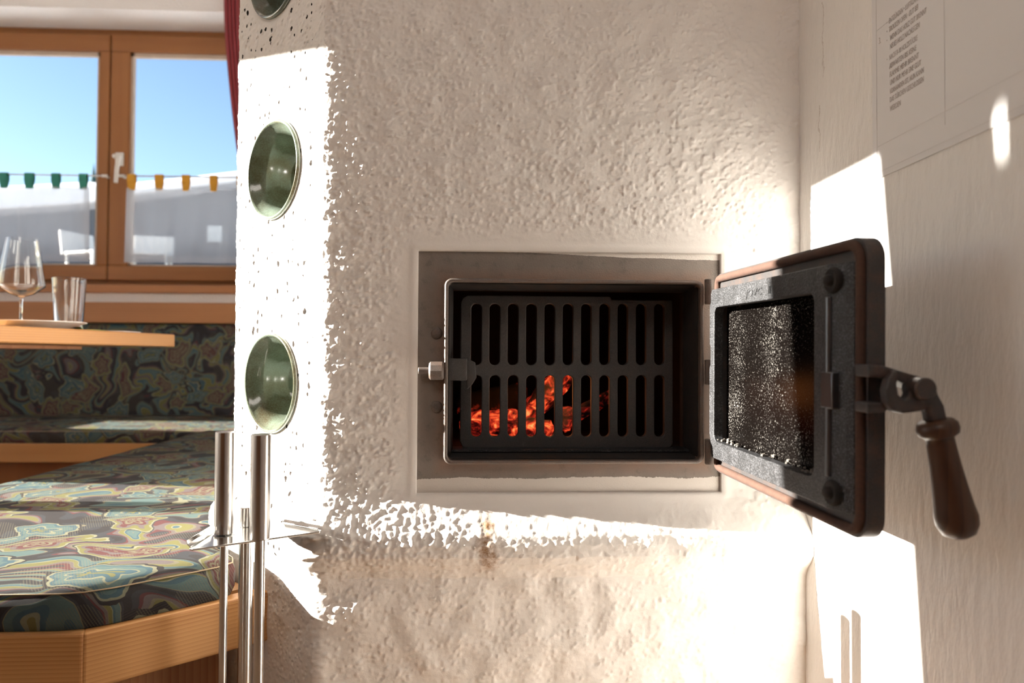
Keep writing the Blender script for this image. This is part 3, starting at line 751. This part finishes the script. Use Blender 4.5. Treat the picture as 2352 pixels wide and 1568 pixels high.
# ------------------------------------------------------------------ instruction sheet on the right wall
xs_ = XR-.0012
sheet = empty('instruction_sheet', (XR, .80, .961))
tag(sheet, 'laminated white sheet of handwritten instructions on the right wall', 'paper sheet')
b = BM(); box(b, xs_, XR-.0002, .42, .8060, .9610, 1.215); obj('paper', b, PAPER, sheet)
b = BM(); xl = xs_-.0001
for (y0, y1, z0, z1) in ((.7965, .7971, .985, 1.215), (.6760, .6764, .985, 1.215), (.42, .7971, 1.1366, 1.1370), (.42, .7971, .9985, .9988), (.42, .8055, .9682, .9685)):
    box(b, xl-.0002, xl, y0, y1, z0, z1)
obj('ruled_lines', b, m_simple('faint_rule', (.66, .635, .63), .7), sheet)
LINES = [(1, 1.1335, 'ENTZÜNDEN · LUFTKLAPPE'), (1, 1.1235, 'TROCKEN OFEN · GUT BEI'), (1, 1.1130, 'WENN DAS HOLZ GUT BRENNT'), (0, 1.1030, 'NEUES HOLZ NACHLEGEN'),
         (1, 1.0910, 'NACH 8-10 HOLZSTÜCKE'), (0, 1.0810, 'ABWARTEN BIS KEINE'), (0, 1.0712, 'FLAMME MEHR BRENNT'), (0, 1.0616, 'UND NUR MEHR EINE GLUT'),
         (0, 1.0518, 'VORHANDEN IST, NUN KANN'), (0, 1.0422, 'DAS TÜRCHEN GESCHLOSSEN'), (0, 1.0318, 'WERDEN')]
def text_mesh(bm, s, size, M, narrow=1.0, extr=.00008):
    cu = bpy.data.curves.new('t', 'FONT'); cu.body = s; cu.size = size; cu.extrude = extr; cu.resolution_u = 3; cu.shear = .12
    to = bpy.data.objects.new('t', cu); COL.objects.link(to); bpy.context.view_layer.update()
    me = bpy.data.meshes.new_from_object(to); n0 = len(bm.verts)
    wd = max(v.co.x for v in me.vertices)
    bm.from_mesh(me); bm.verts.ensure_lookup_table()
    for v in bm.verts[n0:]: v.co = M @ Vector((v.co.x*narrow, v.co.y, v.co.z))
    bpy.data.objects.remove(to); bpy.data.curves.remove(cu); bpy.data.meshes.remove(me)
    return wd*narrow
b = BM(); rs = random.Random(2)
WM = lambda y, z: Matrix(((0, 0, -1, xl-.0001), (-1, 0, 0, y), (0, 1, 0, z), (0, 0, 0, 1)))
for bu, z, s in LINES:
    text_mesh(b, s, .0086, WM(.7705+rs.uniform(-.001, .001), z), .52 if len(s) > 19 else .58)
    if bu: text_mesh(b, '·', .012, WM(.7765, z-.001), .6)
text_mesh(b, '3.', .0105, WM(.792, 1.119), .6)
bmesh.ops.triangulate(b, faces=b.faces)
obj('handwriting', b, INK, sheet)
b = BM(); DM = lambda u, v: Matrix([[du.x, dv.x, dn.x, dl(u, v, .0129).x], [du.y, dv.y, dn.y, dl(u, v, .0129).y], [du.z, dv.z, dn.z, dl(u, v, .0129).z], [0, 0, 0, 1]])
text_mesh(b, 'JOVC', .0125, DM(.128, .0985), 1.5, .0006); text_mesh(b, 'II', .0125, DM(.188, .0985), 1.2, .0006)
bmesh.ops.triangulate(b, faces=b.faces)
obj('raised_letters', b, IRON, door)

# ------------------------------------------------------------------ steel fireplace tools
TZ = .520
Lt, Rt, Bt = onZ(430, 1262, TZ), onZ(745, 1218, TZ), onZ(556, 1183, TZ)
ctr = (Lt+Rt+Bt)/3
pole = onZ(566, 1208, TZ)
stand = empty('fireplace_tool_stand', (pole.x, pole.y, 0))
tag(stand, 'steel tool stand with triangular tray beside the stove corner', 'tool stand')
b = BM()
tri = [(v.x, v.y) for v in (Lt, Rt, Bt)]
def chamf(poly, r):
    out = []; n = len(poly)
    for i in range(n):
        p, q, t = (Vector(poly[i-1]), Vector(poly[i]), Vector(poly[(i+1) % n]))
        out += [tuple(q+(p-q).normalized()*r), tuple(q+(t-q).normalized()*r)]
    return out
prism(b, chamf(tri, .006), lambda x, y: (x, y, TZ), lambda x, y: (x, y, TZ-.0025))
e = (Rt-Bt).normalized(); nrm_ = Vector((e.y, -e.x, 0)); 
lip0, lip1 = Bt+e*.085, Rt-e*.012
prism(b, [(0, 0), (.006, .0035), (.0085, .0085), (.0075, .009), (.005, .0045), (-.001, .001)], lambda s, h: lip0-nrm_*s*.6+Vector((0, 0, h)), lambda s, h: lip1-nrm_*s*.6+Vector((0, 0, h)))
e = (Lt-Bt).normalized(); nrm_ = Vector((-e.y, e.x, 0)); lip0, lip1 = Bt+e*.10, Lt-e*.008
prism(b, [(0, 0), (.006, .0035), (.0085, .0085), (.0075, .009), (.005, .0045), (-.001, .001)], lambda s, h: lip0-nrm_*s*.6+Vector((0, 0, h)), lambda s, h: lip1-nrm_*s*.6+Vector((0, 0, h)))
obj('tray', b, CHROME, stand, bevel=.0006)
b = BM(); cyl(b, (pole.x, pole.y, .012), (pole.x, pole.y, TZ-.002), .0092, seg=24)
obj('pole', b, CHROME, stand, smooth=40)
b = BM(); cyl(b, (pole.x, pole.y, TZ), (pole.x, pole.y, TZ+.026), .0080, seg=24, bev=.001); obj('pole_cap', b, STEEL, stand, smooth=40)
b = BM(); lathe(b, [(0, 0), (.085, 0), (.085, .010), (.082, .0125), (0, .0125)], Matrix.Translation((pole.x, pole.y, 0)), 48); obj('base', b, STEEL, stand, smooth=40)
def iron_tool(px, yb, D, rr, rod, head, label):
    c = onZ(px, yb, TZ); x, y = c.x, c.y
    t = empty('fire_iron', (x, y, TZ)); tag(t, label, 'fireplace tool', 'fire irons hanging in the tool stand')
    b = BM(); cyl(b, (x, y, TZ+.001), (x, y, TZ+.1315), rr, seg=40, bev=.0008); obj('handle', b, STEEL, t, smooth=40)
    b = BM(); cyl(b, (x, y, .10), (x, y, TZ+.003), rod, seg=20); obj('rod', b, CHROME, t, smooth=40)
    b = BM()
    if head == 'hook': tube(b, [(x, y, .11), (x, y, .07), (x-.004, y-.01, .045), (x-.004, y-.03, .05)], [rod, rod, rod*.9, rod*.4], 10)
    else: prism(b, [(-.03, .03), (.03, .03), (.034, .10), (.012, .125), (-.012, .125), (-.034, .10)], lambda u, z: (x+u*.8, y-.012+u*0, z), lambda u, z: (x+u*.8, y-.0135, z))
    obj('poker_tip' if head == 'hook' else 'shovel_blade', b, CHROME, t, smooth=40)
iron_tool(515, 1226, .895, .0125, .0050, 'hook', 'left steel fire iron with brushed cylinder handle, farther from the stove front')
iron_tool(597, 1239, .865, .0122, .0062, 'shovel', 'right steel fire iron with brushed cylinder handle, at the tray front edge')

# ------------------------------------------------------------------ benches and cushions
def plank(bm, p0, p1, z0, z1, th, side=1):
    p0, p1 = Vector(p0), Vector(p1); e = (p1-p0).normalized(); n = Vector((-e.y, e.x))*side*th
    q = [p0, p1, p1+n, p0+n]
    prism(bm, [tuple(v) for v in q], lambda x, y: (x, y, z0), lambda x, y: (x, y, z1))
ZBd, ZBt = .318, .393
bench = empty('stove_bench', (-.8, 1.9, 0)); tag(bench, 'pine bench with an angled front board running beside the stove', 'bench')
pA0, pA1, pB1 = (-1.14, .9235), (-.508, .9235), (-.3150, 1.0855)
def board(name, p0, p1, mat, par, z0=ZBd, z1=ZBt, th=.026, bev=.004):
    """a board built along its own X axis so that its grain follows its length"""
    p0, p1 = Vector(p0), Vector(p1); L = (p1-p0).length; a = math.atan2(p1.y-p0.y, p1.x-p0.x)
    b = BM(); box(b, 0, L, 0, th, z0, z1); o = obj(name, b, mat, par, bevel=bev, seg=3)
    o.matrix_parent_inverse = Matrix.Identity(4)
    o.matrix_local = Matrix.Translation(-par.location) @ Matrix.Translation((p0.x, p0.y, 0)) @ Matrix.Rotation(a, 4, 'Z')
    return o
board('front_board', pA0, pA1, PINE, bench); board('front_board', pA1, pB1, PINE, bench)
board('side_board', (-1.14, 2.86), (-1.14, .9235), PINE, bench)
b = BM(); prism(b, [(-1.11, .96), (-.525, .96), (-.36, 1.10), (-.47, 1.21), (-.47, 2.85), (-1.11, 2.85)], lambda x, y: (x, y, .368), lambda x, y: (x, y, .392)); obj('seat_board', b, PINEY, bench)
b = BM(); prism(b, [(-1.06, 1.02), (-.545, 1.02), (-.405, 1.135), (-.47, 1.22), (-.47, 2.8), (-1.06, 2.8)], lambda x, y: (x, y, .0), lambda x, y: (x, y, .370)); obj('base_panel', b, PINED, bench)
def cushion(name, poly, z0, z1, label, rad=.018, sub=.03):
    # densify the outline, then stack inset rings to a rounded top
    P = []
    n = len(poly)
    for i in range(n):
        a, c = Vector(poly[i]), Vector(poly[(i+1) % n]); k = max(1, int((c-a).length/sub))
        P += [a+(c-a)*(j/k) for j in range(k)]
    for _ in range(2):
        P = [P[i-1]*.2+P[i]*.6+P[(i+1) % len(P)]*.2 for i in range(len(P))]
    P = [tuple(p) for p in P]
    rings = [(.004, z0), (-.002, z0+.25*(z1-z0)), (-.003, z0+.6*(z1-z0)), (.0015, z1-.010), (.007, z1-.0045), (.016, z1-.001), (.035, z1+.0015)]
    b = BM(); vr = []
    for d, z in rings:
        q = offset_poly(P, d); vr.append([b.verts.new((x, y, z+(.0018*mnoise.noise(Vector((x*9, y*9, 2))) if z > z1-.02 else 0))) for x, y in q])
    m_ = len(P)
    for a, c in zip(vr, vr[1:]):
        for k in range(m_): b.faces.new((a[k], a[(k+1) % m_], c[(k+1) % m_], c[k]))
    b.faces.new(vr[0][::-1])
    bmesh.ops.triangle_fill(b, use_beauty=True, edges=[b.edges.get((vr[-1][k], vr[-1][(k+1) % m_])) for k in range(m_)])
    t = empty(name, (sum(p[0] for p in P)/m_, sum(p[1] for p in P)/m_, z0)); 
    body = obj('cushion_body', b, FAB, t, smooth=60)
    b = BM(); tube(b, [(x, y, z1-.0085) for x, y in offset_poly(P, .0012)], .0011, 6, True); obj('seam', b, SEAM, t, smooth=60)
    tag(t, label, 'cushion'); return t
cushion('seat_cushion', [(-1.137, .9285), (-.512, .9275), (-.352, 1.0620), (-.470, 1.195), (-.470, 2.86), (-1.118, 2.86)], .3935, .450, 'paisley seat cushion on the bench beside the stove, nearest the camera')
bb = empty('window_bench', (-1.8, 3.2, 0)); tag(bb, 'pine bench under the window with a dark open front', 'bench')
board('front_board', (-3.05, 2.878), (-.46, 2.878), PINE, bb)
b = BM(); box(b, -3.05, -.46, 2.905, 3.56, .368, .392); obj('seat_board', b, PINE, bb)
b = BM(); box(b, -3.05, -.46, 3.02, 3.05, 0, .368); obj('base_panel', b, PINED, bb)
cushion('seat_cushion', [(-3.05, 2.888), (-.47, 2.888), (-.47, 3.50), (-3.05, 3.50)], .3935, .450, 'paisley seat cushion on the bench under the window', sub=.05)
# back cushion leaning on the wall and the rail above it
zr0, zr1 = onY(300, 741, 3.50).z, onY(300, 694, 3.50).z
b = BM()
prof = [(3.515, .452), (3.508, .50), (3.505, .70), (3.512, zr0-.03), (3.522, zr0-.006), (3.545, zr0-.001), (3.575, zr0-.002), (3.585, .452)]
prism(b, prof, lambda y, z: (-3.05, y, z), lambda y, z: (-.46, y, z))
o = obj('backrest_cushion', b, FAB, None, smooth=50); tag(o, 'long paisley backrest cushion along the wall below the window', 'cushion')
b = BM(); box(b, -3.1, -.46, 3.495, YB-.001, zr0, zr1); o = obj('backrest_rail', b, RAILW, None, bevel=.004); tag(o, 'knotty pine rail along the wall above the backrest cushion', 'rail')

# ------------------------------------------------------------------ table and what stands on it
e1 = (Vector((-.967, 2.2438))-Vector((-1.0706, 1.5975))).normalized(); e2 = Vector((-e1.y, e1.x))
TC = Vector((-.967, 2.2438))
def tp(a, c, z): v = TC-e1*a+e2*c; return Vector((v.x, v.y, z))   # a: towards the camera, c: to the left
TT = .8155
tab = empty('dining_table', tp(.34, .65, 0)); tag(tab, 'honey pine dining table beside the bench with glasses on it', 'table')
TM = Matrix(((-e1.x, e2.x, 0, TC.x), (-e1.y, e2.y, 0, TC.y), (0, 0, 1, 0), (0, 0, 0, 1)))
b = BM(); box(b, 0, .685, 0, 1.35, TT-.0395, TT, TM); obj('table_top', b, PINEY, tab, bevel=.004, seg=3)
b = BM(); box(b, .10, .60, .24, 1.15, TT-.049, TT-.0395, TM); obj('under_rail', b, PINED, tab)
b = BM(); box(b, .26, .42, .58, .74, .06, TT-.049, TM); obj('pedestal', b, PINED, tab, bevel=.01)
b = BM(); box(b, .10, .58, .60, .72, 0, .06, TM); box(b, .28, .40, .35, 1.0, 0, .06, TM); obj('foot', b, PINED, tab, bevel=.006)
def atD(px, py, D): return CAM+ray(px, py)*D
p = atD(47, 780, 1.98)
wg = empty('wine_glass', (p.x, p.y, TT)); tag(wg, 'empty tall wine glass standing on the pine table', 'glass')
M0 = Matrix.Translation((p.x, p.y, TT))
zt = .75+(815-549)/1600*1.98-TT
b = BM(); lathe(b, [(.0395, zt), (.0585, zt*.505), (.057, zt*.485), (.030, zt*.405), (.010, zt*.375), (.0045, zt*.36), (.0, zt*.355), (0, zt*.375), (.008, zt*.387), (.029, zt*.415), (.0560, zt*.49), (.0570, zt*.505), (.0382, zt), (.0395, zt)], M0, 48); obj('bowl', b, GLASS, wg, smooth=50)
b = BM(); lathe(b, [(.0, .003), (.006, .005), (.0038, .014), (.0036, zt*.30), (.0048, zt*.35), (0, zt*.354)], M0, 20); obj('stem', b, GLASS, wg, smooth=50)
b = BM(); lathe(b, [(0, .0005), (.039, .0005), (.0395, .0015), (.015, .003), (0, .0042)], M0, 40); obj('foot', b, GLASS, wg, smooth=50)
p = atD(157, 780, 2.05); M0 = Matrix.Translation((p.x, p.y, TT))
zt = .75+(815.5-640)/1600*2.05-TT
b = BM(); lathe(b, [(0, .0005), (.034, .0005), (.0355, .004), (.0445, zt-.001), (.0435, zt), (.0425, zt-.001), (.034, .016), (.028, .012), (0, .011)], M0, 40)
o = obj('tumbler', b, GLASS, None, smooth=40); tag(o, 'clear water tumbler beside the plate on the table', 'glass')
p = atD(78, 780, 1.87); M0 = Matrix.Translation((p.x, p.y, TT))
b = BM(); lathe(b, [(0, .003), (.066, .001), (.070, .003), (.088, .010), (.122, .0205), (.1225, .0225), (.119, .0225), (.088, .013), (.066, .006), (0, .006)], M0, 56)
o = obj('plate', b, PORC, None, smooth=50); tag(o, 'white plate in front of the wine glass on the table', 'plate')
p = atD(205, 780, 2.10)
b = BM(); box(b, p.x-.035, p.x+.035, p.y-.05, p.y+.05, TT+.0004, TT+.009); o = obj('napkin', b, LIME, None, bevel=.002); tag(o, 'lime green folded napkin right of the tumbler', 'napkin')
p = atD(268, 780, 2.12)
b = BM(); box(b, p.x-.040, p.x+.050, p.y-.06, p.y+.045, TT+.0004, TT+.006); o = obj('place_card', b, PAPER, None, bevel=.001); tag(o, 'flat pale folded card lying at the table corner', 'card')

# ------------------------------------------------------------------ window textiles
YC = YW-.075
def cp(px, py): return onY(px, py, YC)
def cafe(xa, xb, zt, zb, tabs, zrod, colm, label, hem=.035):
    t = empty('cafe_curtain', ((xa+xb)/2, YC, zb)); tag(t, label, 'curtain')
    n = max(30, int((xb-xa)/.006)); b = BM(); cols = []
    for i in range(n+1):
        x = xa+(xb-xa)*i/n; row = []
        for j in range(13):
            z = zt+(zb-zt)*j/12
            row.append(b.verts.new((x+.012*(j/12)*math.sin(x*17), YC+.007*math.sin(x*34)+.003*math.sin(x*81+j*.2)*(j/12), z-.006*(1-j/12)*abs(math.sin(x*PI/.158)))))
        cols.append(row)
    for a, c in zip(cols, cols[1:]):
        for j in range(12): b.faces.new((a[j], a[j+1], c[j+1], c[j]))
    obj('curtain_panel', b, SHEER, t, smooth=80)
    b = BM(); x0 = xa
    for (ex0, ex1, ez0, ez1) in ((xa, xb, zb-.002, zb+hem), (xa, xa+.03, zb, zt-.01), (xb-.03, xb, zb, zt-.01)):
        k = max(2, int((ex1-ex0)/.02)); rows = []
        for i in range(k+1):
            x = ex0+(ex1-ex0)*i/k; rows.append([b.verts.new((x+.012*math.sin(x*17)*((zt-z)/(zt-zb)), YC-.002+.007*math.sin(x*34), z)) for z in (ez0, ez1)])
        for a, c in zip(rows, rows[1:]): b.faces.new((a[0], c[0], c[1], a[1]))
    obj('hem', b, SHEER, t)
    for (x0, x1) in tabs:
        b = BM(); pts = [(YC-.002, zt-.014), (YC-.011, (zt+zrod)/2), (YC-.010, zrod+.006), (YC, zrod+.011), (YC+.010, zrod+.006), (YC+.011, (zt+zrod)/2), (YC+.002, zt-.014)]
        w0 = .006
        va = [b.verts.new((x0+(w0 if k in (0, 6) else 0)*.6, y, z)) for k, (y, z) in enumerate(pts)]; vb = [b.verts.new((x1-(w0 if k in (0, 6) else 0)*.6, y, z)) for k, (y, z) in enumerate(pts)]
        for k in range(6): b.faces.new((va[k], vb[k], vb[k+1], va[k+1]))
        o = obj('tab', b, colm, t); s = o.modifiers.new('th', 'SOLIDIFY'); s.thickness = .0015
    return t
zrl, zrr = cp(120, 402).z, cp(400, 405.5).z
cafe(xwl+.16, cp(206, 500).x, cp(100, 427).z, cp(100, 600).z, [(cp(a, 402).x, cp(c, 402).x) for a, c in ((1, 19), (58, 78), (120, 138), (183, 201), (-62, -44), (-124, -106))], zrl, GREENC, 'white sheer cafe curtain hung by green tabs in the left sash')
cafe(cp(291, 500).x, xwr-.12, cp(400, 432).z, cp(400, 603).z, [(cp(a, 405).x, cp(c, 405).x) for a, c in ((294, 312), (357, 375), (419, 436), (483, 499), (545, 562))], zrr, YELC, 'white sheer cafe curtain hung by yellow tabs in the right sash')
for (xa, xb, z, lab) in ((xwl+.06, cp(246, 402).x, zrl, 'thin rod carrying the green tabbed curtain across the left sash'), (cp(274, 405).x, xwr-.06, zrr, 'thin rod carrying the yellow tabbed curtain across the right sash')):
    t = empty('curtain_rod', (xa, YC, z)); tag(t, lab, 'curtain rod')
    b = BM(); cyl(b, (xa, YC, z), (xb, YC, z), .0042, seg=12); obj('rod', b, STEEL, t, smooth=40)
    for x in (xa+.012, xb-.012):
        b = BM(); cyl(b, (x, YC, z), (x, YW-.034, z), .006, seg=12, bev=.001); cyl(b, (x-.014, YC, z), (x+.014, YC, z), .0075, seg=12, bev=.001); obj('rod_hook', b, WHITEM, t, smooth=40)
def drape(name, f_edge, x_far, z0, z1, y, label, mat, axis='x', amp=.018, freq=70):
    b = BM(); rows = []; nz_, nx_ = 40, 46
    for j in range(nz_+1):
        z = z0+(z1-z0)*j/nz_; a = f_edge(z); row = []
        for i in range(nx_+1):
            t = i/nx_; q = a+(x_far(z)-a)*t; w_ = amp*math.sin(t*26)
            row.append(b.verts.new((q, y+w_, z) if axis == 'x' else (y+w_, q, z)))
        rows.append(row)
    for a, c in zip(rows, rows[1:]):
        for i in range(nx_): b.faces.new((a[i], a[i+1], c[i+1], c[i]))
    o = obj(name, b, mat, None, smooth=80); s = o.modifiers.new('th', 'SOLIDIFY'); s.thickness = .003
    return tag(o, label, 'curtain')
ydr = 3.555
xa, za = onY(514, 0, ydr).x, onY(514, 0, ydr).z; xb2, zb2 = onY(547, 370, ydr).x, onY(547, 370, ydr).z
def edge_back(z):
    t = (za-z)/(za-zb2); return xa+(xb2-xa)*(t**1.5 if t > 0 else 0)
drape('window_drape', edge_back, lambda z: edge_back(z)+.075, 1.06, ZC-.05, ydr, 'wine red drape hanging beside the window, tied back behind the stove', RED, amp=.012)
b = BM(); box(b, onY(541, 0, 3.57).x, -1.10, YB-.03, YB-.001, onY(545, 135, 3.58).z, ZC); struct('trim_2', b, BRNZ)
# the sun comes past this drape on the left wall (outside the frame)
pts_e = [(.8, .890), (1.40, .900), (1.478, .908), (1.62, .921), (1.908, .959), (2.10, .982), (2.3, 1.0)]
def edge_left(z): return float(np.interp(z, [p[0] for p in pts_e], [p[1] for p in pts_e]))
far_left = lambda z: float(np.interp(z, [.8, 1.990, 1.998, 2.056, 2.064, 2.3], [.70, .775, .7878, .7872, .775, .70]))  # notch added in the unseen drape to let a thin sliver of sun past
o = drape('window_drape', edge_left, far_left, .95, 2.3, XL+.03, 'wine red drape at the near side of the large left window', RED, 'y', .010)
# ------------------------------------------------------------------ outside
b = BM(); box(b, -60, 40, 4.6, 80, -.6, -.2); box(b, -60, XL-.5, -30, 4.6, -.6, -.2); o = obj('ground', b, SNOW); o['kind'] = 'structure'
YH = 9.0
hs = empty('neighbour_house', (-4, YH, -.2)); tag(hs, 'grey neighbouring house with a snow covered roof outside the window', 'house')
q = [onY(-500, 530, YH), onY(230, 480, YH), onY(310, 464, YH), onY(700, 414, YH)]
poly = [(q[0].x, -.2)] + [(v.x, v.z) for v in q] + [(q[-1].x, -.2)]
b = BM(); prism(b, poly, lambda x, z: (x, YH, z), lambda x, z: (x, YH+4, z)); obj('house_wall', b, HOUSEW, hs)
q2 = [onY(-500, 470, YH), onY(230, 432, YH), onY(310, 436, YH), onY(420, 425, YH), onY(700, 392, YH)]
poly = [(v.x, v.z) for v in q]+[(v.x, v.z) for v in q2[::-1]]
b = BM(); prism(b, poly, lambda x, z: (x, YH-.35, z), lambda x, z: (x, YH+4.2, z)); obj('snowy_roof', b, SNOW, hs, bevel=.05)
a_, c_ = onY(479, 519, YH), onY(511, 556, YH)
b = BM(); box(b, a_.x, c_.x, YH-.03, YH-.001, c_.z, a_.z); obj('house_window', b, m_simple('lit_window_white', (.75, .77, .76), .5), hs)  # plain white colour stands in for the lit window
a_ = onY(215, 412, 17)
fir = empty('fir_tree', (a_.x, 17, -.2)); tag(fir, 'dark fir tree behind the neighbouring snowy roof', 'tree')
b = BM(); rs = random.Random(4)
hz = a_.z+.15
for i in range(9):
    z1 = hz-i*.42; r1 = .10+.13*i
    lathe(b, [(0, z1+.25), (r1*.5, z1-.10), (r1, z1-.38), (r1*.4, z1-.30), (0, z1-.28)], Matrix.Translation((a_.x, 17, 0)), 11)
obj('foliage', b, FIRG, fir)
b = BM(); cyl(b, (a_.x, 17, -.2), (a_.x, 17, hz-3), .12, .08); obj('trunk', b, PINED, fir)
zd = onY(100, 616, 7.2).z
b = BM(); box(b, -7.5, -2.0, 7.2, 8.9, -.2, zd); o = obj('terrace', b, DECK); tag(o, 'dark raised terrace in front of the neighbouring house', 'terrace')
def patio(px, rot, label):
    c = onY(px, 612, 7.7); t = empty('patio_chair', (c.x, 7.7, zd)); tag(t, label, 'chair', 'white chairs on the terrace')
    M = Matrix.Translation((c.x, 7.7, zd)) @ Matrix.Rotation(rot, 4, 'Z')
    b = BM(); box(b, -.2, .2, -.2, .2, .20, .23, M); obj('seat', b, WHITEM, t, bevel=.01)
    b = BM(); box(b, -.2, .2, .19, .22, .23, .50, M @ Matrix.Rotation(-.15, 4, 'X')); obj('backrest', b, WHITEM, t, bevel=.01)
    for sx in (-.18, .18):
        for sy in (-.18, .18): b = BM(); cyl(b, M @ Vector((sx, sy, 0)), M @ Vector((sx, sy, .20)), .015, seg=10); obj('leg', b, WHITEM, t)
patio(218, 1.2, 'white chair on the terrace seen beside the middle window post')
patio(345, .3, 'white chair on the terrace seen under the yellow tabbed curtain')
